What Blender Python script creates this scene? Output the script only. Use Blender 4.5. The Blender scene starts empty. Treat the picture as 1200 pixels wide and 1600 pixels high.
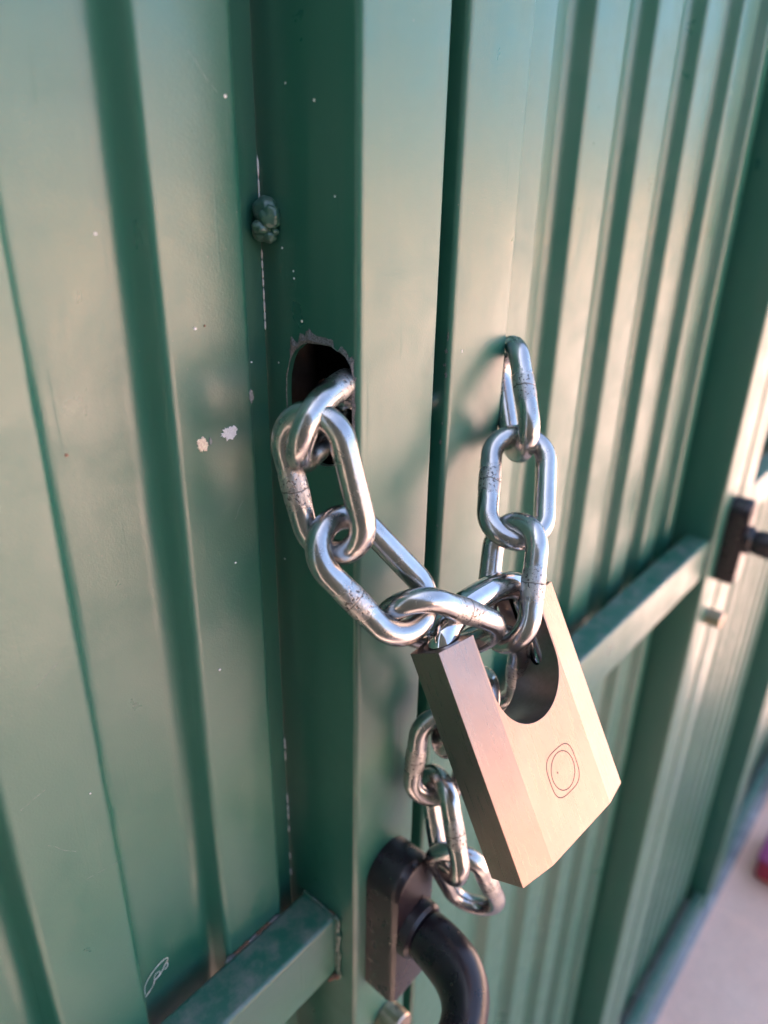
import bpy, bmesh, math, random
from mathutils import Vector, Matrix, noise
from mathutils.geometry import tessellate_polygon

# ------------------------------------------------------------------ camera, light, exposure
scene = bpy.context.scene
C = scene.collection
cd = bpy.data.cameras.new("camera")
cam = bpy.data.objects.new("camera", cd)
C.objects.link(cam)
cam.matrix_world = Matrix(((0.658484, 0.29357, -0.692976, 0.0),
                           (-0.752323, 0.281505, -0.595621, -0.15),
                           (0.020219, 0.913549, 0.406226, 1.43),
                           (0, 0, 0, 1)))
cd.sensor_fit = 'VERTICAL'
cd.sensor_height = 36.0
cd.lens = 24.86
cd.clip_start = 0.01
cd.clip_end = 2000
cd.dof.use_dof = True
cd.dof.focus_distance = 0.245
cd.dof.aperture_fstop = 6.6
scene.camera = cam

SUN_EL, SUN_AZ = 50.0, -28.0          # elevation; azimuth from +Y towards +X
w = bpy.data.worlds.new("World")
scene.world = w
w.use_nodes = True
nt = w.node_tree
bg = nt.nodes["Background"]
sky = nt.nodes.new("ShaderNodeTexSky")
sky.sky_type = 'NISHITA'
sky.sun_disc = False
sky.sun_elevation = math.radians(SUN_EL)
sky.sun_rotation = math.radians(SUN_AZ)
sky.air_density = 0.8
sky.dust_density = 5.0
nt.links.new(sky.outputs[0], bg.inputs[0])
bg.inputs[1].default_value = 0.15
sl = bpy.data.lights.new("sun", 'SUN')
sl.energy = 3.5
sl.angle = math.radians(0.5)
sl.color = (1.0, 0.93, 0.84)
so = bpy.data.objects.new("sun", sl)
C.objects.link(so)
e, a = math.radians(SUN_EL), math.radians(SUN_AZ)
so.rotation_euler = Vector((math.sin(a) * math.cos(e), math.cos(a) * math.cos(e), math.sin(e))).to_track_quat('Z', 'Y').to_euler()
so.location = (2, 5, 6)
scene.view_settings.view_transform = 'Standard'
scene.view_settings.look = 'None'
scene.view_settings.gamma = 1
scene.view_settings.exposure = 2.5
scene.view_settings.use_curve_mapping = False
scene.cycles.use_denoising = True
scene.cycles.max_bounces = 10
scene.cycles.glossy_bounces = 6

random.seed(7)

# ------------------------------------------------------------------ helpers
def link(name, me, mat, parent=None, loc=None):
    o = bpy.data.objects.new(name, me)
    C.objects.link(o)
    if mat is not None and not me.materials:
        me.materials.append(mat)
    if parent is not None:
        o.parent = parent
    if loc is not None:
        o.location = loc
    return o

def thing(name, label, cat, loc, group=None):
    o = bpy.data.objects.new(name, None)
    o.empty_display_size = 0.05
    C.objects.link(o)
    o.location = loc
    o["label"] = label
    o["category"] = cat
    if group:
        o["group"] = group
    return o

def struct(name, me, mat, loc=(0, 0, 0)):
    o = link(name, me, mat, None, loc)
    o["kind"] = "structure"
    return o

def mesh(verts, faces, angle=35, org=(0, 0, 0)):
    me = bpy.data.meshes.new("m")
    ox, oy, oz = org
    me.from_pydata([(v[0] - ox, v[1] - oy, v[2] - oz) for v in verts], [], faces)
    bm = bmesh.new()
    bm.from_mesh(me)
    bmesh.ops.remove_doubles(bm, verts=bm.verts, dist=1e-6)
    bmesh.ops.recalc_face_normals(bm, faces=bm.faces)
    bm.to_mesh(me)
    bm.free()
    me.shade_smooth()
    me.set_sharp_from_angle(angle=math.radians(angle))
    return me

def box(x0, x1, y0, y1, z0, z1, bev=0.0, seg=2, org=(0, 0, 0), angle=35):
    bm = bmesh.new()
    bmesh.ops.create_cube(bm, size=1)
    for v in bm.verts:
        v.co = Vector(((x0 + x1) / 2 + v.co.x * (x1 - x0), (y0 + y1) / 2 + v.co.y * (y1 - y0), (z0 + z1) / 2 + v.co.z * (z1 - z0))) - Vector(org)
    if bev > 0:
        bmesh.ops.bevel(bm, geom=bm.edges[:], offset=bev, segments=seg, affect='EDGES', profile=0.5)
    me = bpy.data.meshes.new("m")
    bm.to_mesh(me)
    bm.free()
    me.shade_smooth()
    me.set_sharp_from_angle(angle=math.radians(angle))
    return me

def rounded_rect(x0, x1, y0, y1, r, n=5):
    pts = []
    for cx, cy, a0 in ((x1 - r, y0 + r, -90), (x1 - r, y1 - r, 0), (x0 + r, y1 - r, 90), (x0 + r, y0 + r, 180)):
        for i in range(n + 1):
            t = math.radians(a0 + 90 * i / n)
            pts.append((cx + r * math.cos(t), cy + r * math.sin(t)))
    return pts

def tube(path, radii, nseg=20, org=(0, 0, 0), squash=None, cap=True, angle=50):
    """sweep a circle along path; squash=(direction, factor) list per point flattens it"""
    P = [Vector(p) for p in path]
    V, F = [], []
    t0 = (P[1] - P[0]).normalized()
    ref = Vector((0, 0, 1)) if abs(t0.z) < .9 else Vector((1, 0, 0))
    nrm = (ref - t0 * ref.dot(t0)).normalized()
    for i, p in enumerate(P):
        t = (P[min(i + 1, len(P) - 1)] - P[max(i - 1, 0)]).normalized()
        nrm = (nrm - t * nrm.dot(t)).normalized()
        bi = t.cross(nrm)
        r = radii[i] if isinstance(radii, (list, tuple)) else radii
        ra, rb = r if isinstance(r, (list, tuple)) else (r, r)
        for k in range(nseg):
            an = 2 * math.pi * k / nseg
            V.append(p + nrm * math.cos(an) * ra + bi * math.sin(an) * rb)
    for i in range(len(P) - 1):
        for k in range(nseg):
            F.append((i * nseg + k, i * nseg + (k + 1) % nseg, (i + 1) * nseg + (k + 1) % nseg, (i + 1) * nseg + k))
    if cap:
        F.append(tuple(range(nseg)))
        F.append(tuple((len(P) - 1) * nseg + k for k in range(nseg)))
    return mesh(V, F, angle, org)

def smooth_path(ctrl, n=10):
    P = [Vector(c) for c in ctrl]
    out = []
    for i in range(len(P) - 1):
        p0, p1, p2, p3 = P[max(i - 1, 0)], P[i], P[i + 1], P[min(i + 2, len(P) - 1)]
        for k in range(n):
            t = k / n
            out.append(0.5 * ((2 * p1) + (p2 - p0) * t + (2 * p0 - 5 * p1 + 4 * p2 - p3) * t * t + (3 * p1 - p0 - 3 * p2 + p3) * t ** 3))
    out.append(P[-1])
    return out

def lumps(blobs, seed, org=(0, 0, 0), sub=3, amp=0.18, freq=260):
    """lumpy weld metal: displaced, overlapping blobs (centre, radii)"""
    bm = bmesh.new()
    for c, r in blobs:
        g = bmesh.ops.create_icosphere(bm, subdivisions=sub, radius=1)
        for v in g['verts']:
            d = v.co.copy()
            k = 1 + amp * noise.noise(Vector(c) * 900 + d * 1.6 + Vector((seed, 0, 0))) + amp * .5 * noise.noise(d * 4 + Vector((0, seed, 0)))
            v.co = Vector(c) - Vector(org) + Vector((d.x * r[0], d.y * r[1], d.z * r[2])) * k
    me = bpy.data.meshes.new("m")
    bm.to_mesh(me)
    bm.free()
    me.shade_smooth()
    return me

# ------------------------------------------------------------------ materials
def new_mat(name):
    m = bpy.data.materials.new(name)
    m.use_nodes = True
    n = m.node_tree
    return m, n, n.nodes["Principled BSDF"]

def N(n, t, **kw):
    o = n.nodes.new(t)
    for k, v in kw.items():
        setattr(o, k, v)
    return o

def tex_noise(n, vec, scale, detail=3, rough=.5, dist=0):
    t = N(n, "ShaderNodeTexNoise")
    t.inputs["Scale"].default_value = scale
    t.inputs["Detail"].default_value = detail
    t.inputs["Roughness"].default_value = rough
    t.inputs["Distortion"].default_value = dist
    n.links.new(vec, t.inputs["Vector"])
    return t.outputs["Fac"]

def ramp(n, fac, stops):
    r = N(n, "ShaderNodeValToRGB")
    els = r.color_ramp.elements
    while len(els) < len(stops):
        els.new(0.5)
    for el, (p, c) in zip(els, stops):
        el.position = p
        el.color = c if len(c) == 4 else (*c, 1)
    n.links.new(fac, r.inputs[0])
    return r.outputs[0]

def maprange(n, fac, a0, a1, b0, b1):
    m = N(n, "ShaderNodeMapRange")
    n.links.new(fac, m.inputs[0])
    for i, v in enumerate((a0, a1, b0, b1)):
        m.inputs[i + 1].default_value = v
    return m.outputs[0]

def mix(n, fac, a, b):
    m = N(n, "ShaderNodeMix", data_type='RGBA')
    if isinstance(fac, float):
        m.inputs[0].default_value = fac
    else:
        n.links.new(fac, m.inputs[0])
    for s, v in ((m.inputs[6], a), (m.inputs[7], b)):
        if isinstance(v, (tuple, list)):
            s.default_value = (*v, 1) if len(v) == 3 else v
        else:
            n.links.new(v, s)
    return m.outputs[2]

def math_(n, op, a, b=None):
    m = N(n, "ShaderNodeMath", operation=op)
    for i, v in enumerate((a, b)):
        if v is None:
            continue
        if isinstance(v, (int, float)):
            m.inputs[i].default_value = v
        else:
            n.links.new(v, m.inputs[i])
    return m.outputs[0]

def bump(n, bsdf, h, strength, dist, prev=None):
    b = N(n, "ShaderNodeBump")
    b.inputs["Strength"].default_value = strength
    b.inputs["Distance"].default_value = dist
    n.links.new(h, b.inputs["Height"])
    if prev is not None:
        n.links.new(prev, b.inputs["Normal"])
    n.links.new(b.outputs[0], bsdf.inputs["Normal"])
    return b.outputs[0]

def paint_material(name, base=(0.016, 0.120, 0.080), rough=0.33):
    m, n, b = new_mat(name)
    tc = N(n, "ShaderNodeNewGeometry").outputs["Position"]
    mp = N(n, "ShaderNodeMapping")
    mp.inputs["Scale"].default_value = (1, 1, .12)
    n.links.new(tc, mp.inputs[0])
    streak = tex_noise(n, mp.outputs[0], 60, 4)
    cloud = tex_noise(n, tc, 14, 4, .6)
    dusty = maprange(n, cloud, .35, .75, 0, .03)
    col = mix(n, dusty, base, (.16, .19, .15))
    col = mix(n, maprange(n, streak, .50, .75, 0, .08), col, (.20, .22, .18))
    # dust settled on faces that look up
    sn = N(n, "ShaderNodeSeparateXYZ")
    n.links.new(N(n, "ShaderNodeNewGeometry").outputs["True Normal"], sn.inputs[0])
    up = maprange(n, sn.outputs[2], .5, .9, 0, 1)
    dirt = math_(n, 'MULTIPLY', up, maprange(n, tex_noise(n, tc, 90, 5, .7), .42, .70, 0, .55))
    col = mix(n, dirt, col, (.27, .23, .22))
    # dust specks
    v = N(n, "ShaderNodeTexVoronoi")
    v.inputs["Scale"].default_value = 230
    n.links.new(tc, v.inputs["Vector"])
    sp = ramp(n, v.outputs["Distance"], [(.045, (1, 1, 1)), (.075, (0, 0, 0))])
    gate = ramp(n, tex_noise(n, tc, 45, 2), [(.53, (0, 0, 0)), (.60, (1, 1, 1))])
    wn = N(n, "ShaderNodeTexWhiteNoise")
    n.links.new(v.outputs["Position"], wn.inputs[0])
    pick = math_(n, 'GREATER_THAN', wn.outputs["Value"], .45)
    spk = math_(n, 'MULTIPLY', math_(n, 'MULTIPLY', sp, gate), pick)
    col = mix(n, math_(n, 'MULTIPLY', spk, .7), col, (.20, .22, .19))
    n.links.new(col, b.inputs["Base Color"])
    b.inputs["IOR"].default_value = 1.80
    # fine long hairline scratches
    mp2 = N(n, "ShaderNodeMapping")
    mp2.inputs["Rotation"].default_value = (0.3, 0.5, 0.2)
    mp2.inputs["Scale"].default_value = (1, 1, .05)
    n.links.new(tc, mp2.inputs[0])
    scr = ramp(n, tex_noise(n, mp2.outputs[0], 420, 1), [(.70, (0, 0, 0)), (.76, (1, 1, 1))])
    r = maprange(n, streak, .3, .7, rough - .03, rough + .05)
    r = math_(n, 'ADD', r, maprange(n, tex_noise(n, tc, 30, 5, .65, .6), .35, .70, -.05, .12))
    r = math_(n, 'ADD', r, math_(n, 'MULTIPLY', scr, .12))
    r = math_(n, 'ADD', r, math_(n, 'MULTIPLY', spk, .3))
    n.links.new(r, b.inputs["Roughness"])
    fine = tex_noise(n, tc, 1500, 2, .55)      # orange peel of the powder coat
    wave = tex_noise(n, tc, 22, 2, .5)
    p = bump(n, b, wave, .25, .0016)
    p = bump(n, b, fine, .40, .00014, p)
    bump(n, b, math_(n, 'ADD', spk, scr), .15, .0001, p)
    return m

M_paint = paint_material("green_paint")

def metal_chain():
    m, n, b = new_mat("zinc_plated_steel")
    tc = N(n, "ShaderNodeTexCoord").outputs["Object"]
    oi = N(n, "ShaderNodeObjectInfo")
    add = N(n, "ShaderNodeVectorMath", operation='ADD')
    n.links.new(tc, add.inputs[0])
    n.links.new(oi.outputs["Location"], add.inputs[1])
    vec = add.outputs[0]
    b.inputs["Metallic"].default_value = 1
    sep = N(n, "ShaderNodeSeparateXYZ")
    n.links.new(tc, sep.inputs[0])
    # weld seam: middle of the +y side
    ax = math_(n, 'ABSOLUTE', sep.outputs[0])
    near = maprange(n, ax, .0035, .0075, 1, 0)
    side = math_(n, 'GREATER_THAN', sep.outputs[1], .004)
    weld = math_(n, 'MULTIPLY', near, side)
    grime = tex_noise(n, vec, 260, 5, .65)
    fine = tex_noise(n, vec, 1400, 3, .6)
    pit = ramp(n, tex_noise(n, vec, 900, 2, .5), [(.36, (1, 1, 1)), (.42, (0, 0, 0))])
    pits = math_(n, 'MULTIPLY', pit, math_(n, 'ADD', math_(n, 'MULTIPLY', weld, .9), .06))
    big = tex_noise(n, vec, 90, 3, .5)
    col = ramp(n, big, [(.3, (.40, .40, .405)), (.55, (.50, .49, .48)), (.75, (.58, .56, .53))])
    col = mix(n, maprange(n, grime, .55, .75, 0, .35), col, (.30, .27, .24))
    col = mix(n, math_(n, 'MULTIPLY', pits, .85), col, (.05, .045, .04))
    line = maprange(n, math_(n, 'ABSOLUTE', math_(n, 'ADD', sep.outputs[0], math_(n, 'MULTIPLY', math_(n, 'SUBTRACT', big, .5), .004))), 0.00012, .00030, 1, 0)
    line = math_(n, 'MULTIPLY', line, side)
    col = mix(n, math_(n, 'MULTIPLY', line, .7), col, (.08, .07, .06))
    n.links.new(col, b.inputs["Base Color"])
    r = maprange(n, grime, .3, .75, .14, .32)
    r = math_(n, 'ADD', r, math_(n, 'MULTIPLY', weld, .12))
    n.links.new(r, b.inputs["Roughness"])
    mp = N(n, "ShaderNodeMapping")
    mp.inputs["Scale"].default_value = (.15, 1, 1)
    n.links.new(vec, mp.inputs[0])
    draw = tex_noise(n, mp.outputs[0], 700, 2)
    p = bump(n, b, draw, .10, .0003)
    p = bump(n, b, math_(n, 'MULTIPLY', fine, math_(n, 'ADD', math_(n, 'MULTIPLY', weld, .9), .10)), .6, .0004, p)
    bump(n, b, math_(n, 'SUBTRACT', 1.0, math_(n, 'ADD', pits, line)), .6, .0002, p)
    return m

M_chain = metal_chain()

def simple(name, col, rough, metal=0.0, nscale=300, var=.12, bmp=.1, bd=.0002, ior=1.5, aniso=None):
    m, n, b = new_mat(name)
    tc = N(n, "ShaderNodeNewGeometry").outputs["Position"]
    f = tex_noise(n, tc, nscale, 4, .6)
    dark = tuple(c * (1 - var) for c in col)
    lite = tuple(min(1, c * (1 + var)) for c in col)
    n.links.new(ramp(n, f, [(.3, dark), (.7, lite)]), b.inputs["Base Color"])
    n.links.new(maprange(n, f, .3, .7, max(.02, rough - .06), rough + .06), b.inputs["Roughness"])
    b.inputs["Metallic"].default_value = metal
    b.inputs["IOR"].default_value = ior
    bump(n, b, tex_noise(n, tc, nscale * 4, 2), bmp, bd)
    return m

def brushed_lock():
    m, n, b = new_mat("satin_nickel")
    tc = N(n, "ShaderNodeTexCoord").outputs["Object"]
    mp = N(n, "ShaderNodeMapping")
    mp.inputs["Scale"].default_value = (1, 1, .02)
    n.links.new(tc, mp.inputs[0])
    br = tex_noise(n, mp.outputs[0], 2600, 3, .6)
    big = tex_noise(n, tc, 50, 3, .5)
    sm = tex_noise(n, tc, 600, 4, .7)
    col = ramp(n, big, [(.35, (.275, .21, .19)), (.65, (.305, .235, .212))])
    col = mix(n, maprange(n, sm, .66, .80, 0, .30), col, (.20, .17, .15))
    n.links.new(col, b.inputs["Base Color"])
    b.inputs["Metallic"].default_value = 1
    r = maprange(n, br, .3, .7, .25, .36)
    r = math_(n, 'ADD', r, maprange(n, sm, .55, .75, 0, .10))
    n.links.new(r, b.inputs["Roughness"])
    p = bump(n, b, br, .06, .00006)
    bump(n, b, big, .12, .0004, p)
    return m

M_lock = brushed_lock()
M_lockdark = simple("dark_lock_cut", (.30, .25, .24), .38, 1.0, 500)
M_shackle = simple("chrome_shackle", (.62, .61, .62), .10, 1.0, 500, .08, .05)
M_engrave = simple("engraved_line", (.085, .082, .08), .7, 0, 600)
M_black = simple("black_plastic", (.015, .010, .013), .30, 0.0, 120, .15, .03, .0001, 1.5)
M_cyl = simple("brass_cylinder", (.50, .38, .29), .32, 1.0, 400)
M_weld = paint_material("painted_weld", (.022, .100, .068), .34)
M_rust = simple("rusty_weld", (.16, .085, .055), .75, 0, 900, .6, .6, .0006)
M_bare = simple("bare_steel_burr", (.24, .24, .25), .42, .8, 1800, .6, .8, .0004)
M_chip = simple("primer_chip", (.95, .72, .55), .6, 0, 1500, .3, .5, .0002)
M_chipw_slit = simple("white_scuff_and_slit_light", (.95, .95, .92), .6, 0, 1500, .25, .5, .0002)  # white of the chips; also painted as light in the seam
M_chipd = simple("dull_paint_scuff", (.22, .25, .25), .6, 0, 1500, .4, .5, .0002)
M_inside = simple("shaded_tube_inside", (.030, .026, .026), .5, .3, 300, .4)  # near-black: the tube's inner shade is put into the colour
M_crimson = simple("crimson_plastic", (.36, .018, .05), .42, 0, 90, .15, .2, .002)
M_terra = simple("brown_clay", (.34, .15, .08), .7, 0, 90, .35, .4, .002)
M_conc = simple("concrete", (.27, .29, .31), .7, 0, 30, .25, .5, .003)
M_glass = simple("window_glass", (.03, .04, .05), .06, 0, 2, .1, .02, .001)
M_white = simple("white_frame", (.7, .68, .64), .5, 0, 20, .05)

def ground_mat():
    m, n, b = new_mat("pink_paving")
    tc = N(n, "ShaderNodeNewGeometry").outputs["Position"]
    f1 = tex_noise(n, tc, 6, 5, .65)
    f2 = tex_noise(n, tc, 160, 4, .6)
    col = ramp(n, f1, [(.3, (.76, .49, .40)), (.5, (.82, .55, .45)), (.7, (.86, .60, .50))])
    col = mix(n, maprange(n, f2, .35, .7, 0, .4), col, (.46, .34, .29))
    n.links.new(col, b.inputs["Base Color"])
    b.inputs["Roughness"].default_value = .75
    bump(n, b, f2, .5, .002)
    return m

def stucco():
    m, n, b = new_mat("peach_stucco")
    tc = N(n, "ShaderNodeNewGeometry").outputs["Position"]
    f = tex_noise(n, tc, 2, 5, .6)
    n.links.new(ramp(n, f, [(.3, (.66, .42, .27)), (.7, (.74, .50, .34))]), b.inputs["Base Color"])
    b.inputs["Roughness"].default_value = .85
    bump(n, b, tex_noise(n, tc, 60, 4), .4, .004)
    return m

M_ground, M_stucco = ground_mat(), stucco()

# ------------------------------------------------------------------ ground and threshold
gv = [(-400, -400, 0), (400, -400, 0), (400, 400, 0), (-400, 400, 0)]
struct("ground", mesh(gv, [(0, 1, 2, 3)]), simple("far_ground", (.66, .44, .34), .8, 0, .8, .15, .3, .01))
pv = struct("pavement", box(-4, 14, -14, 3, -.1, .004), M_ground)
struct("threshold", box(-.6, 6, -.012, .075, .0, .020, .004, 2), M_conc)

# ------------------------------------------------------------------ gate leaves
ZB, ZT = .0235, 2.25
POST_D = .060

def post_mesh(x0, x1, org, holes=()):
    """square tube stile, walls 2 mm; holes: list of 'L'/'R' faces with a torch-cut opening"""
    outer = rounded_rect(x0, x1, 0, POST_D, .0026)
    inner = rounded_rect(x0 + .002, x1 - .002, .002, POST_D - .002, .0008)
    V, F = [], []
    n = len(outer)
    def ring(pts, z):
        s = len(V)
        V.extend([(p[0], p[1], z) for p in pts])
        return s
    a0, a1 = ring(outer, ZB), ring(outer, ZT)
    b0, b1 = ring(inner, ZB), ring(inner, ZT)
    per = n // 4
    skipL, skipR = 3 * per - 1, per - 1     # the flat edges at x0 and at x1
    for i in range(n):
        j = (i + 1) % n
        skip = (i == skipL and 'L' in holes) or (i == skipR and 'R' in holes)
        if not skip:
            F.append((a0 + i, a0 + j, a1 + j, a1 + i))
            F.append((b0 + i, b1 + i, b1 + j, b0 + j))
        F.append((a0 + i, b0 + i, b0 + j, a0 + j))
        F.append((a1 + i, a1 + j, b1 + j, b1 + i))
    for h in holes:
        xo, xi = (x0, x0 + .002) if h == 'L' else (x1, x1 - .002)
        hp = hole_outline(sh=.0065 if x0 > .205 else 0.0)
        m = len(hp)
        for x, ya, yb in ((xo, .0026, POST_D - .0026), (xi, .0028, POST_D - .0028)):
            rect = [Vector((ya, ZB, 0)), Vector((yb, ZB, 0)), Vector((yb, ZT, 0)), Vector((ya, ZT, 0))]
            hv = [Vector((p[0], p[1], 0)) for p in hp]
            tris = tessellate_polygon([rect, hv])
            allv = rect + hv
            s = len(V)
            V.extend([(x, v.x, v.y) for v in allv])
            F.extend([tuple(s + t for t in tr) for tr in tris])
        s = len(V)
        V.extend([(xo, p[0], p[1]) for p in hp])
        V.extend([(xi, p[0], p[1]) for p in hp])
        for i in range(m):
            F.append((s + i, s + (i + 1) % m, s + m + (i + 1) % m, s + m + i))
    me = mesh(V, F, 30, org)
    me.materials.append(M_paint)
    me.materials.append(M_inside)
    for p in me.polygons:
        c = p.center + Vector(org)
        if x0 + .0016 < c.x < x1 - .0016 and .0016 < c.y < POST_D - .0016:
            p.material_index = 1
    return me

def hole_outline(grow=0.0, n=64, sh=0.0):
    out = []
    for i in range(n):
        t = 2 * math.pi * i / n
        c, s = math.cos(t), math.sin(t)
        k = 2 / 2.7
        y = .0182 + (.0160 + grow) * math.copysign(abs(c) ** k, c)
        z = 1.3652 + (.0208 + grow) * math.copysign(abs(s) ** k, s)
        # slanting shape: top leans in, burrs left by the cutter
        y -= .0025 * s * (1 if c < 0 else .2)
        y += .0004 * noise.noise(Vector((c * 5, s * 5, 3)))
        z += .0004 * noise.noise(Vector((c * 5, s * 5, 9)))
        out.append((max(y, .0030) + sh, z))
    return out

def corrugated(tops, y_top, y_val, x0, x1, run, org, z0=ZB - .003, z1=ZT - .01, start_flat=None):
    """trapezoidal sheet; tops = [(xa, xb)] raised flats nearest the viewer"""
    prof = [(x0, y_val)]
    for xa, xb in tops:
        if xa - run > x0:
            prof.append((xa - run, y_val))
            prof.append((xa, y_top))
        else:
            prof = [(x0, y_top)]
        if xb + .0022 < x1:
            prof.append((xb, y_top))
            prof.append((xb + .0022, y_val))
        else:
            prof.append((x1, y_top))
    if prof[-1][0] < x1:
        prof.append((x1, y_val))
    # round the folds
    rp = [Vector(prof[0])]
    for i in range(1, len(prof) - 1):
        p, a, b = Vector(prof[i]), Vector(prof[i - 1]), Vector(prof[i + 1])
        rr = .0048 if p.y > (y_top + y_val) / 2 else .0024
        ra = min(rr, (a - p).length * .45)
        rb = min(rr, (b - p).length * .45)
        pa, pb = p + (a - p).normalized() * ra, p + (b - p).normalized() * rb
        for k in range(6):
            t = k / 5
            rp.append(pa * (1 - t) ** 2 + p * 2 * t * (1 - t) + pb * t * t)
    rp.append(Vector(prof[-1]))
    V, F = [], []
    th = .0007
    nz = 24
    for zi in range(nz + 1):
        z = z0 + (z1 - z0) * zi / nz
        for p in rp:
            wob = .0005 * noise.noise(Vector((p.x * 3, 0, z * 4)))
            V.append((p.x, p.y + wob, z))
        for p in rp:
            wob = .0005 * noise.noise(Vector((p.x * 3, 0, z * 4)))
            V.append((p.x, p.y + th + wob, z))
    m = len(rp)
    for zi in range(nz):
        s, t = zi * 2 * m, (zi + 1) * 2 * m
        for i in range(m - 1):
            F.append((s + i, s + i + 1, t + i + 1, t + i))
            F.append((s + m + i, t + m + i, t + m + i + 1, s + m + i + 1))
        F.append((s, t, t + m, s + m))
        F.append((s + m - 1, s + 2 * m - 1, t + 2 * m - 1, t + m - 1))
    return mesh(V, F, 60, org)

def rail_mesh(x0, x1, y0, y1, z0, z1, org):
    """hollow section laid across the leaf, front edges rounded"""
    pts = rounded_rect(y0, y1, z0, z1, .0022)
    V, F = [], []
    for x in (x0, x1):
        V.extend([(x, p[0], p[1]) for p in pts])
    n = len(pts)
    for i in range(n):
        F.append((i, (i + 1) % n, n + (i + 1) % n, n + i))
    F.append(tuple(range(n)))
    F.append(tuple(range(n, 2 * n)))
    return mesh(V, F, 30, org)

def leaf(x0, post_l, post_r, x1, tops, run, y_top, y_val, rails, label, org, holesl=(), holesr=(), pan=None):
    t = thing("gate_leaf", label, "gate", org, "green corrugated gate leaves")
    if post_l:
        link("stile", post_mesh(post_l[0], post_l[1], org, holesl), M_paint, t)
    if post_r:
        link("stile", post_mesh(post_r[0], post_r[1], org, holesr), M_paint, t)
    px0, px1 = pan
    link("corrugated_panel", corrugated(tops, y_top, y_val, px0, px1, run, org), M_paint, t)
    for (ya, yb, za, zb) in rails:
        link("rail", rail_mesh((post_l[1] if post_l else px0) + .0003, (post_r[0] if post_r else px1) - .0003, ya, yb, za, zb, org), M_paint, t)
    return t

# left leaf (nearest the camera)
topsA = [(.1152 - .0705 * k, .1462 - .0705 * k) for k in range(8, -1, -1)]
LA = leaf(None, (-.56, -.52), (.161, .2015), None, topsA, .0052, .0342, .0445,
          [(.0125, .0338, 1.079, 1.1185), (.0125, .0338, ZB, ZB + .04), (.0125, .0338, ZT - .04, ZT)],
          "green leaf nearest the camera, with a ragged hole in its stile",
          (-.18, 0, 0), (), ('L', 'R'), (-.5195, .1609))
orgA = (-.18, 0, 0)
# right leaf
topsB = [(.2920, .3221), (.3571, .3905), (.4250, .4562), (.4920, .5202), (.5530, .5820), (.6106, .6270)]
orgB = (.44, 0, 0)
LB = leaf(None, (.2095, .2480), (.6385, .6900), None, topsB, .0065, .0342, .0445,
          [(.0040, .0250, 1.1080, 1.1490), (.0040, .0250, ZB, ZB + .04), (.0040, .0250, ZT - .04, ZT)],
          "green leaf behind the padlock, between the narrow gap and the second black handle",
          orgB, ('L', 'R'), (), (.2486, .6380))
# stop strip closing the gap
link("stop_strip", box(.1960, .2145, .0615, .0645, ZB, ZT, .0006, 1, orgB), M_paint, LB)
# third leaf, finer ribs
topsC = [(.755 + .051 * k, .755 + .051 * k + .028) for k in range(10)]
orgC = (1.0, 0, 0)
LC = leaf(None, (.6970, .7370), (1.2750, 1.3150), None, topsC, .005, .0365, .0445,
          [(.0040, .0250, 1.1300, 1.1690), (.0040, .0250, ZB, ZB + .04), (.0040, .0250, ZT - .04, ZT)],
          "blurred green leaf just beyond the second black handle", orgC, (), (), (.7375, 1.2745))
topsD = [(1.38 + .064 * k, 1.38 + .064 * k + .032) for k in range(9)]
orgD = (1.7, 0, 0)
LD = leaf(None, (1.3220, 1.3620), (1.9500, 1.9900), None, topsD, .005, .0365, .0445,
          [(.0040, .0250, 1.1300, 1.1690), (.0040, .0250, ZB, ZB + .04), (.0040, .0250, ZT - .04, ZT)],
          "farthest blurred green leaf at the right edge, ending above the pink paving", orgD, (), (), (1.3625, 1.9495))

# header beam that the leaves hang in (above the frame)
hb = thing("gate_header", "green steel header tube running above the gate leaves", "beam", (0.8, .03, ZT + .005))
link("tube", box(-.6, 2.1, .0, .06, ZT + .006, ZT + .066, .002, 2, (0.8, .03, ZT + .005)), M_paint, hb)

# welds on the near leaf
link("weld_bead", lumps([((x_, y_, 1.4215 + (z_ - 1.4215) * .85), (a_ * .82, b_ * .82, c_ * .85)) for (x_, y_, z_), (a_, b_, c_) in [((.1594, .0395, 1.4255), (.0046, .0058, .0056)), ((.1590, .0375, 1.4240), (.0042, .0052, .0046)),
                         ((.1590, .0405, 1.4185), (.0042, .0052, .0036)), ((.1588, .0375, 1.4172), (.0026, .0030, .0024)), ((.1596, .0360, 1.4190), (.0016, .0018, .0016)), ((.1580, .0395, 1.4205), (.0048, .0040, .0030)),
                         ((.1604, .0385, 1.4180), (.0010, .0012, .0010)), ((.1605, .0350, 1.4222), (.0006, .0009, .0008)),
                         ((.1605, .0356, 1.4246), (.0005, .0006, .0005))]], 3, orgA, 4, .16), M_weld, LA)
bl = []
for i in range(9):
    f = i / 8
    bl.append(((.1602, .0118 + .0006 * math.sin(i * 2.1), 1.1165 - f * .037), (.0009, .0024, .0042)))
for i in range(7):
    f = i / 6
    bl.append(((.1600, .0135 + f * .018, 1.1188 + .0004 * math.sin(i * 3)), (.0010, .0028, .0008)))
link("weld_bead", lumps(bl, 5, orgA, 3, .25), M_weld, LA)
for c_, r_ in (((.1598, .0110, 1.0790), (.0024, .0018, .0012)), ((.1580, .0120, 1.0786), (.0030, .0012, .0010)), ((.1607, .0150, 1.1190), (.0008, .0024, .0006))):
    link("rust_patch", lumps([(c_, r_)], 8, orgA, 3, .6), M_rust, LA)
for i in range(7):
    cx = .1150 + .0042 * i
    link("tack_weld", lumps([((cx, .0336, 1.1186), (.0024 + .0012 * random.random(), .0009, .0004 + .0003 * random.random()))], 4 + i, orgA, 3, .7), M_rust if i % 3 else M_bare, LA)
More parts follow.
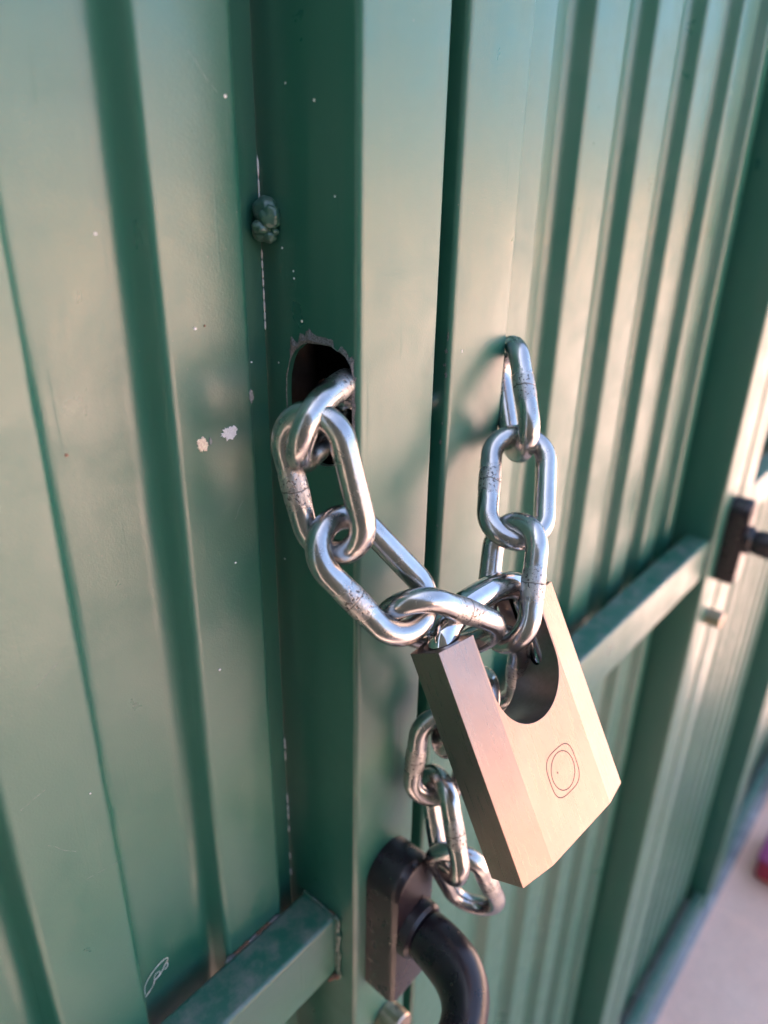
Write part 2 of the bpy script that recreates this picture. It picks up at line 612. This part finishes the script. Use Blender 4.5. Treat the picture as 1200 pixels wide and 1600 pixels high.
# small weld on the right leaf's rail end
link("weld_bead", lumps([((.6378, .004 + .0006 * math.sin(i), 1.1475 - i * .0045), (.0016, .0018, .0034)) for i in range(9)], 7, orgB, 2, .4), M_weld, LB)

# ragged burrs left round the torch-cut hole
def burr(x, sgn, org, seed, prof):
    n = 150
    inn = hole_outline(0, n)
    V, F = [], []
    cy, cz = .0182, 1.3652
    for i, (y, z) in enumerate(inn):
        t = math.degrees(2 * math.pi * i / n)
        wmax = prof(t)
        r = max(0, noise.noise(Vector((i * .22, seed, 0))) * .9 + .45)
        r2 = noise.noise(Vector((i * 1.3, seed, 5))) * .5 + .5
        wd = .00012 + wmax * (.25 + .9 * r * r2 * 1.5)
        d = Vector((y - cy, z - cz)).normalized()
        lift = .00025 + .0006 * (wd / .003) * r2
        V.append((x, y, z))
        V.append((x - sgn * lift, y + d.x * wd * .35, z + d.y * wd * .35))
        V.append((x - sgn * .00004, max(.0006, y + d.x * wd), z + d.y * wd * (1 + .5 * r2)))
    for i in range(n):
        j = (i + 1) % n
        for k in range(2):
            F.append((3 * i + k, 3 * j + k, 3 * j + k + 1, 3 * i + k + 1))
    return mesh(V, F, 20, org)

def prof_hole(t):
    # t: 0 = inner (right panel side, +y), 90 = top, 180 = towards the viewer
    v = .00010
    if 40 < t < 100:
        v = .0042
    if 110 < t < 150:
        v = .0030
    if 150 < t < 200:
        v = .0026
    if t < 40 or t > 320:
        v = .0007
    return v
link("hole_burr", burr(.161, 1, orgA, 2.0, prof_hole), M_bare, LA)

# chips and scuffs as thin flakes on the paint
def flake(cx, y, cz, rx, rz, seed, mat, name, parent, org, rough=.6, lift=.00012, axis='y'):
    n = 46
    V = []
    pts = [(0, 0)]
    for i in range(n):
        t = 2 * math.pi * i / n
        k = 1 + rough * noise.noise(Vector((math.cos(t) * 1.3, math.sin(t) * 1.3, seed))) + rough * .8 * noise.noise(Vector((i * 1.7, seed, 1)))
        pts.append((rx * k * math.cos(t), rz * k * math.sin(t)))
    for q in (.92, 1.0):
        for (u, v) in pts[1:]:
            V.append((u * q, -lift if q < 1 else 0, v * q))
    V.append((0, -lift, 0))
    V = [(cx + a, y + b, cz + c) if axis == 'y' else (y + b, cx + a, cz + c) for a, b, c in V]
    F = []
    for i in range(n):
        j = (i + 1) % n
        F.append((i, j, n + j, n + i))
        F.append((i, j, 2 * n))
    return link(name, mesh(V, F, 20, org), mat, parent)

def on_top(x, z):
    return .0342 - .00002 + .0005 * noise.noise(Vector((x * 3, 0, z * 4)))
def chip(px, pz, rx, rz, seed, mat, name="paint_chip", rough=.45):
    return flake(px, on_top(px, pz), pz, rx, rz, seed, mat, name, LA, orgA, rough, .0003)
c1 = chip(.1348, 1.3582, .0030, .0022, 1.5, M_chipw_slit); c1["label"] = "white paint scuff"
chip(.1372, 1.3596, .0009, .0007, 2.5, M_chipw_slit)
c2 = chip(.1243, 1.3565, .0019, .0025, 4.5, M_chip); c2["label"] = "pinkish primer chip"
chip(.1277, 1.3572, .0006, .0010, 5.5, M_chipd)
chip(.0810, 1.3642, .0005, .0005, 7.5, M_rust, "rust_speck", .3)
chip(.1255, 1.3930, .00045, .0004, 8.5, M_chipw_slit, rough=.3)
chip(.1290, 1.3935, .0003, .0003, 9.5, M_rust, "rust_speck", .3)
for i, (xx, zz, s) in enumerate([(.134, 1.3105, .0004), (.098, 1.42, .0004), (.142, 1.455, .0005), (.07, 1.25, .0003),
                                 (.1235, 1.27, .0005), (.146, 1.38, .0003)]):
    chip(xx, zz, s, s * .8, 20 + i, M_chipw_slit, "paint_chip", .4)
for i, (yy, zz, s) in enumerate([(.0340, 1.4145, .0004), (.0290, 1.4078, .0003), (.0288, 1.4056, .00035), (.0256, 1.3925, .00045), (.0180, 1.455, .0004),
                                 (.0380, 1.377, .0003), (.0300, 1.46, .0003), (.0390, 1.30, .0004), (.0100, 1.43, .0003), (.0260, 1.32, .0003)]):
    flake(yy, .161 - .00002, zz, s, s, 40 + i, M_chipw_slit, "paint_chip", LA, orgA, .4, .0001, 'x')
# grey scuff at the panel edge
flake(.1452, .0344, 1.3688, .0009, .0022, 61, M_chipd, "paint_chip", LA, orgA, .4, .0004)
# chips along the edge of the right leaf's stile
for i, (zz, s1, s2) in enumerate([(1.385, .0003, .0012), (1.3795, .0006, .0008), (1.3745, .0007, .0006), (1.371, .0004, .0009), (1.3525, .0002, .0005), (1.345, .0005, .0009), (1.31, .0003, .0005)]):
    flake(.0016 + .0004 * (i % 3), .2095 - .00005, zz, s1, s2, 70 + i, M_bare, "paint_chip", LB, orgB, .8, .0001, 'x')
flake(.2165, -.00003, 1.3790, .0002, .0006, 81, M_chipw_slit, "paint_chip", LB, orgB, .5, .0001)
# faint white loops rubbed on the panel above the rail
for pts in ([(.0800, 1.1225), (.0806, 1.1275), (.0845, 1.1318), (.0898, 1.1335), (.0920, 1.1322), (.0893, 1.1290), (.0878, 1.1270), (.0850, 1.1262), (.0838, 1.1240), (.0800, 1.1210)],
            [(.0846, 1.1268), (.0857, 1.1292), (.0876, 1.1290), (.0870, 1.1268), (.0850, 1.1262)],
            [(.0895, 1.1290), (.0902, 1.1302), (.0915, 1.1300), (.0912, 1.1280), (.0896, 1.1276)]):
    pa = smooth_path([(x - .0002, .0440, z + .0015) for x, z in pts], 6)
    rad = [.00010 + .00016 * abs(noise.noise(Vector((i * .3, 4, 2)))) for i in range(len(pa))]
    link("chalk_scuff", tube(pa, rad, 6, orgA), M_chipw_slit, LA)
for i, (x_, z_, L_, an) in enumerate([(.128, 1.205, .016, 1.2), (.121, 1.175, .010, .9), (.058, 1.235, .012, -.9), (.135, 1.46, .012, -.8), (.064, 1.30, .009, .6),
                                  (.127, 1.155, .010, -.9), (.070, 1.215, .014, -.15), (.137, 1.33, .007, 1.0), (.053, 1.26, .008, .3)]):
    pa = [(x_ + L_ * (t / 8 - .5) * math.cos(an) + .0003 * math.sin(t), on_top(x_, z_) + .00003, z_ + L_ * (t / 8 - .5) * math.sin(an)) for t in range(9)]
    link("scratch", tube(pa, [.00004 + .00003 * math.sin(t * 2.3 + i) for t in range(9)], 5, orgA), M_chipd, LA)
# light leaking between sheet and stile, painted as broken white lumps
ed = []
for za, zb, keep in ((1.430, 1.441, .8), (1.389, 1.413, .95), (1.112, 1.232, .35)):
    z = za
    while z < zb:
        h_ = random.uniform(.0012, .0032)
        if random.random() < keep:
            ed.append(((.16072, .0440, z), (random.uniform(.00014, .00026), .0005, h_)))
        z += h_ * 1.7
link("slit_light", lumps(ed, 9, orgA, 1, .4), M_chipw_slit, LA)["kind"] = "stuff"

# ------------------------------------------------------------------ door handles
def handle(leafobj, org, X, Z, dr=-1):
    # backplate: arched top, 17 mm deep, softened edges
    bm = bmesh.new()
    hw, H0, H1 = .0140, Z - .0455, Z + .0265
    prof = [(-hw + .002, H0), (hw - .002, H0), (hw, H0 + .002)]
    for i in range(13):
        t = math.pi * i / 12
        prof.append((hw * math.cos(t), H1 + .013 * math.sin(t) - .001))
    prof.append((-hw, H0 + .002))
    V, F = [], []
    layers = [(1.0, 0.0), (1.0, -.0135), (.97, -.0160), (.90, -.0176), (.80, -.0180)]
    cz = Z
    for s, y in layers:
        for (x, z) in prof:
            V.append((X + x * s, y - .0002, cz + (z - cz) * (1 - (1 - s) * .4)))
    n = len(prof)
    for l in range(len(layers) - 1):
        for i in range(n):
            j = (i + 1) % n
            F.append((l * n + i, l * n + j, (l + 1) * n + j, (l + 1) * n + i))
    F.append(tuple(range(n)))
    F.append(tuple((len(layers) - 1) * n + i for i in range(n)))
    plate = link("handle_plate", mesh(V, F, 28, org), M_black, leafobj)
    plate["label"] = "black lever handle on its arched plate"
    plate_cover = [(X, -.0180 - .0002, Z - .001), (X, -.0225, Z - .001), (X, -.0240, Z - .001)]
    link("collar", tube(plate_cover, [.0138, .0134, .0120], 40, org, angle=30), M_black, plate)
    dz = 1 if dr < 0 else .2
    path = smooth_path([(X + dr * dx, y, Z - .001 - dz * q) for dx, y, q in (
        (0, -.0240, 0), (.0005, -.034, .001), (.003, -.0455, .003), (.010, -.0545, .006), (.022, -.0595, .010),
        (.042, -.0600, .014), (.075, -.0585, .017), (.105, -.0560, .017), (.116, -.0545, .017))], 8)
    nn = len(path)
    rad = []
    for i in range(nn):
        f = i / (nn - 1)
        r = .0112 + .0012 * math.sin(min(1, f * 2.4) * math.pi) - .0012 * f
        if f > .95:
            r *= max(.25, math.sqrt(max(0, 1 - ((f - .95) / .052) ** 2)))
        rad.append((r * (1 + .18 * min(1, f * 2)), r * (1 - .10 * min(1, f * 2))))
    link("lever", tube(path, rad, 32, org), M_black, plate)
    return plate

handle(LA, orgA, .1820, 1.1200)
p = handle(LB, orgB, .6780, 1.1440, 1)

def cylinder(leafobj, org, X, Z, pr=.014):
    out = []
    me = tube([(X, -.0002, Z), (X, -pr + .001, Z), (X, -pr, Z)], [.0085, .0085, .0078], 32, org, angle=30)
    o = link("lock_cylinder", me, M_cyl, leafobj)
    link("keyway", box(X - .0008, X + .0008, -pr - .0003, -pr + .002, Z - .004, Z + .004, 0, 1, org), M_black, o)
cylinder(LA, orgA, .1840, 1.0300, .012)
cylinder(LB, orgB, .6805, 1.0500, .014)

# ------------------------------------------------------------------ chain
LA_, LB_, WR = .0223, .0108, .0042

def link_mesh(seed):
    ls = LA_ - LB_
    pts = []
    n1, n2 = 14, 22
    for i in range(n1):
        pts.append((-ls + 2 * ls * i / n1, LB_))
    for i in range(n2):
        t = math.pi / 2 - math.pi * i / n2
        pts.append((ls + LB_ * math.cos(t), LB_ * math.sin(t)))
    for i in range(n1):
        pts.append((ls - 2 * ls * i / n1, -LB_))
    for i in range(n2):
        t = -math.pi / 2 - math.pi * i / n2
        pts.append((-ls + LB_ * math.cos(t), LB_ * math.sin(t)))
    # finer spacing round the weld
    N_ = len(pts)
    V, F = [], []
    NS = 24
    for i, (x, y) in enumerate(pts):
        a, b = pts[i - 1], pts[(i + 1) % N_]
        t = Vector((b[0] - a[0], b[1] - a[1], 0)).normalized()
        nr = Vector((-t.y, t.x, 0))
        for k in range(NS):
            an = 2 * math.pi * k / NS
            r = WR
            if y > LB_ - .001 and abs(x) < .0085:
                w = math.exp(-(x / .0042) ** 2)
                r *= 1 + .065 * w + .05 * w * noise.noise(Vector((x * 700, math.cos(an) * 2, math.sin(an) * 2 + seed)))
                if abs(x) < .0009:
                    r *= .985
            r *= 1 + .006 * noise.noise(Vector((x * 120 + seed, y * 120, math.cos(an))))
            V.append(Vector((x, y, 0)) + nr * math.cos(an) * r + Vector((0, 0, 1)) * math.sin(an) * r)
    for i in range(N_):
        j = (i + 1) % N_
        for k in range(NS):
            l = (k + 1) % NS
            F.append((i * NS + k, i * NS + l, j * NS + l, j * NS + k))
    return mesh(V, F, 80)

link_meshes = [link_mesh(s) for s in (1.0, 4.0, 9.0)]
LINKS = {
'L1': ([0.15656, 0.00813, 1.36499], [-0.9294, -0.3556, -0.0986], [-0.0659, -0.1029, 0.9925]),
'L2': ([0.14148, -0.00341, 1.34851], [0.032, -0.2951, -0.9549], [-0.2554, 0.9213, -0.2933]),
'L3': ([0.14885, -0.01841, 1.31942], [0.3796, -0.5791, -0.7215], [-0.9033, -0.0635, -0.4243]),
'L4': ([0.16688, -0.03339, 1.29815], [0.7593, -0.4486, -0.4714], [0.2991, -0.4028, 0.865]),
'R1': ([0.24678, -0.00635, 1.3565], [-0.3881, -0.4857, -0.7832], [-0.4716, -0.6255, 0.6216]),
'R2': ([0.2262, -0.02324, 1.3293], [-0.6098, -0.3961, -0.6865], [-0.6048, 0.7923, 0.0801]),
'R3': ([0.20504, -0.03642, 1.30069], [-0.4535, -0.2465, -0.8565], [-0.1389, -0.9297, 0.3411]),
'T0': ([0.19899, -0.03468, 1.2627], [0.2401, 0.1116, -0.9643], [0.619, -0.7828, 0.0635]),
'TX': ([0.20581, -0.02195, 1.23116], [0.1374, 0.5761, -0.8058], [-0.7155, -0.5048, -0.4829]),
'T1': ([0.20711, -0.01074, 1.19904], [-0.0653, 0.0317, -0.9974], [-0.756, 0.6508, 0.0702]),
'T2': ([0.20366, -0.01771, 1.16544], [-0.1998, -0.4123, -0.8889], [-0.3734, -0.8067, 0.4581]),
'T3': ([0.20865, -0.02911, 1.13407], [0.3323, -0.2017, -0.9213], [0.3019, -0.9027, 0.3065]),
'M1': ([0.1911, 0.0195, 1.36281], [0.9722, 0.1111, -0.206], [0.0864, -0.9884, -0.1251]),
'M2': ([0.22679, 0.01718, 1.35716], [0.9927, -0.0765, -0.0931], [0.0765, -0.197, 0.9774]),
}
chain_loc = Vector((.20, 0.0, 1.36))
chain = thing("chain", "shiny zinc plated steel chain threaded through the hole in the green stile", "chain", chain_loc)
for k_ in ('TX', 'T1', 'T2', 'T3'):
    c_, a_, b_ = LINKS[k_]
    LINKS[k_] = ([c_[0] * .955 - .0010, (c_[1] + .15) * .955 - .15 + .0011, (c_[2] - 1.43) * .955 + 1.43], a_, b_)
LINKS['L1'] = (LINKS['L1'][0], [-0.9294, -0.3556, -0.0986], [.034, -.458, 1.329])
AX0 = Vector((0.7593, -0.4486, -0.4714))
AX1 = (AX0 + .24 * Vector((.687, .480, -.543))).normalized()
LINKS['L4'] = ([0.16688 + .0016, -0.03339 - .0018, 1.29815], [0.7593, -0.4486, -0.4714], [0.2991 - .17, -0.4028 - .47, 0.865 + .18])
LINKS['L4'] = (list(Vector(LINKS['L4'][0]) + .0223 * (AX1 - AX0)), list(AX1), LINKS['L4'][2])
for i, (nm, (c, ax, sd)) in enumerate(LINKS.items()):
    X = Vector(ax).normalized()
    Y = Vector(sd)
    Y = (Y - X * Y.dot(X)).normalized()
    Z = X.cross(Y)
    o = link("link", link_meshes[i % 3], M_chain, chain)
    m = Matrix((X, Y, Z)).transposed().to_4x4()
    m.translation = Vector(c) - chain_loc
    o.matrix_local = m

# ------------------------------------------------------------------ padlock
LM = Matrix(((0.9966, 0.0094, -0.0819), (-0.0763, 0.4813, -0.8732), (0.0312, 0.8765, 0.4804)))
LT = Vector((0.18578, -0.08363, 1.2256))
lock = thing("padlock", "satin metal closed-shackle padlock with a deep notch, hanging from the chain at a tilt", "padlock", LT)
# local axes: x = width, y = thickness (towards the gate = +), z = up
R3 = Matrix((LM.col[0], -LM.col[2], LM.col[1])).transposed()
lock.matrix_world = Matrix.Translation(LT) @ R3.to_4x4()
bpy.context.view_layer.update()
A_, B_, PC, HH, S_, RR, VU = .0319, .0186, .0030, .0830, .0141, .0178, .0619
prof = [(-A_, 0), (-B_, -PC), (B_, -PC), (A_, 0), (A_, S_), (B_, S_ + PC), (-B_, S_ + PC), (-A_, S_)]
V = [(x, y, 0) for x, y in prof] + [(x, y, HH) for x, y in prof]
F = [tuple(range(8)), tuple(range(8, 16))] + [(i, (i + 1) % 8, 8 + (i + 1) % 8, 8 + i) for i in range(8)]
body_me = mesh(V, F, 5)
body = link("body", body_me, M_lock, lock)
body_me.materials.append(M_lockdark)
def temp(me, mat=None):
    o = bpy.data.objects.new("tmp", me)
    C.objects.link(o)
    me.materials.clear()
    me.materials.append(M_lock)
    me.materials.append(M_lockdark)
    for p_ in me.polygons:
        p_.material_index = 1
    o.matrix_world = lock.matrix_world
    return o
# notch: slot with round bottom
n = 40
pp = [(RR * math.cos(math.pi + math.pi * i / n), (VU - RR) + RR + RR * math.sin(math.pi + math.pi * i / n)) for i in range(n + 1)]
pp += [(RR, HH + .02), (-RR, HH + .02)]
V = [(x, -.02, z) for x, z in pp] + [(x, .04, z) for x, z in pp]
m_ = len(pp)
F = [tuple(range(m_)), tuple(range(m_, 2 * m_))] + [(i, (i + 1) % m_, m_ + (i + 1) % m_, m_ + i) for i in range(m_)]
cut1 = temp(mesh(V, F, 30))
SU = .0232
YC = S_ / 2
cuts = [cut1]
for s in (-1, 1):
    cuts.append(temp(tube([(s * SU, YC, .046), (s * SU, YC, HH + .01)], .0064, 40)))
dg = bpy.context.evaluated_depsgraph_get()
for c_ in cuts:
    md = body.modifiers.new("cut", 'BOOLEAN')
    md.operation = 'DIFFERENCE'
    md.solver = 'EXACT'
    md.object = c_
    dg.update()
    me2 = bpy.data.meshes.new_from_object(body.evaluated_get(dg))
    body.modifiers.clear()
    body.data = me2
for c_ in cuts:
    bpy.data.objects.remove(c_)
bm = bmesh.new()
bm.from_mesh(body.data)
bmesh.ops.remove_doubles(bm, verts=bm.verts, dist=1e-5)
bmesh.ops.dissolve_limit(bm, angle_limit=math.radians(1), verts=bm.verts, edges=bm.edges, delimit={'MATERIAL'})
bm.to_mesh(body.data)
bm.free()
bv = body.modifiers.new("edge", 'BEVEL')
bv.width = .00035
bv.segments = 2
bv.limit_method = 'ANGLE'
bv.angle_limit = math.radians(30)
body.data.shade_smooth()
body.data.set_sharp_from_angle(angle=math.radians(6))
# shackle, closed: legs go down inside both shoulders
ap = .0900
ctrl = [(-SU + .0003, YC, .050), (-SU + .0003, YC, .066), (-SU + .0003, YC, .080)]
for i in range(1, 16):
    t = math.pi - math.pi * i / 16
    ctrl.append(((SU - .0003) * math.copysign(abs(math.cos(t)) ** .8, math.cos(t)), YC, .080 + (ap - .080) * abs(math.sin(t)) ** .8))
ctrl += [(SU - .0003, YC, .080), (SU - .0003, YC, .066), (SU - .0003, YC, .050)]
sh = link("shackle", tube(smooth_path(ctrl, 4), .0053, 28), M_shackle, lock)
# engraved emblem on the face: rounded squarish outline and an oval ring inside
ecx, ecz = .0010, .0235
def ring_on_face(fn, name, r=.00020, n=96):
    pts = [(ecx + fn(2 * math.pi * i / n)[0], -PC - .00002, ecz + fn(2 * math.pi * i / n)[1]) for i in range(n + 1)]
    V, F = [], []
    for i in range(n):
        p0, p1 = Vector(pts[i - 1 if i else n - 1]), Vector(pts[i + 1])
        t = (p1 - p0).normalized()
        q = Vector((-t.z, 0, t.x))
        P = Vector(pts[i])
        V += [P + q * r, P + Vector((0, -.00003, 0)) + q * r * .5, P + Vector((0, -.00003, 0)) - q * r * .5, P - q * r]
    for i in range(n):
        j = (i + 1) % n
        for k in range(3):
            F.append((4 * i + k, 4 * j + k, 4 * j + k + 1, 4 * i + k + 1))
    return link(name, mesh(V, F, 60), M_engrave, lock)
def sq(t):
    k = 2 / 3.3
    c, s = math.cos(t), math.sin(t)
    u, v = .0080 * math.copysign(abs(c) ** k, c), .0080 * math.copysign(abs(s) ** k, s)
    return (u, v)
ring_on_face(lambda t: sq(t), "engraved_outline")
ring_on_face(lambda t: (.0064 * math.cos(t), .0066 * math.sin(t)), "engraved_ring")
link("engraved_dot", tube([(ecx - .0030, -PC - .00004, ecz + .0008), (ecx - .0030, -PC + .0003, ecz + .0008)], .0004, 12), M_engrave, lock)

# ------------------------------------------------------------------ things on the paving, far right
rc = (1.50, -.10, .018)
cr = thing("plastic_crate_lid", "small crimson box lying on the pink paving at the right edge", "box", rc)
link("shell", box(-.06, .10, -.10, .045, 0, .055, .010, 3), M_crimson, cr)
link("lid", box(-.063, .103, -.103, .048, .055, .066, .005, 2), simple("sky_tinted_lid", (.30, .05, .16), .4, 0, 90, .15, .2, .002), cr)  # purple of the sky-lit top is put into the lid colour
V, F = [], []
prof = [(0, 0), (.042, 0), (.046, .01), (.058, .055), (.066, .056), (.068, .072), (.061, .074), (.058, .060), (.050, .055), (0, .055)]
ns = 40
for (r, z) in prof:
    for k in range(ns):
        t = 2 * math.pi * k / ns
        V.append((r * math.cos(t), r * math.sin(t), z))
for i in range(len(prof) - 1):
    for k in range(ns):
        F.append((i * ns + k, i * ns + (k + 1) % ns, (i + 1) * ns + (k + 1) % ns, (i + 1) * ns + k))
pot = thing("flower_pot", "rounded rusty-brown pot at the right edge beyond the crimson box", "pot", (1.80, -.075, .018))
link("bowl", mesh(V, F, 40), M_terra, pot)

# ------------------------------------------------------------------ sunlit building across the street (seen in the metal's reflections)
bl_ = thing("building", "long peach stucco building across the paving, facing the gate", "building", (8, -12.0, 0))
BO = (8, -12.0, 0)
link("wall", box(-3, 40, -18, -12.0, 0, 1.9, 0, 1, BO), M_stucco, bl_)
link("roof_coping", box(-3.1, 40.1, -18.1, -11.9, 1.9, 2.0, 0, 1, BO), M_white, bl_)
for i in range(12):
    x = -2 + i * 3.4
    fr = link("window", box(x, x + 1.1, -12.0, -11.95, .6, 1.6, 0, 1, BO), M_white, bl_)
    link("pane", box(x + .08, x + 1.02, -11.95, -11.94, 0.68, 1.52, 0, 1, BO), M_glass, fr)

# ------------------------------------------------------------------ unseen wall added left of frame to darken the left-facing steel
sw = thing("shade_wall", "unseen dark wall added left of the gate to shade its left-facing sides", "wall", (-1.3, -1.8, 0))
link("wall", box(-1.2, -.8, -4.2, -.05, 0, 2.6, .004, 1, (-1.3, -1.8, 0)), simple("shade_wall_dark", (.06, .08, .065), .85, 0, 20, .2, .4, .004), sw)
link("shade_wall_cap", box(-1.23, -.77, -4.23, -.02, 2.6, 2.66, .004, 1, (-1.3, -1.8, 0)), M_conc, sw)
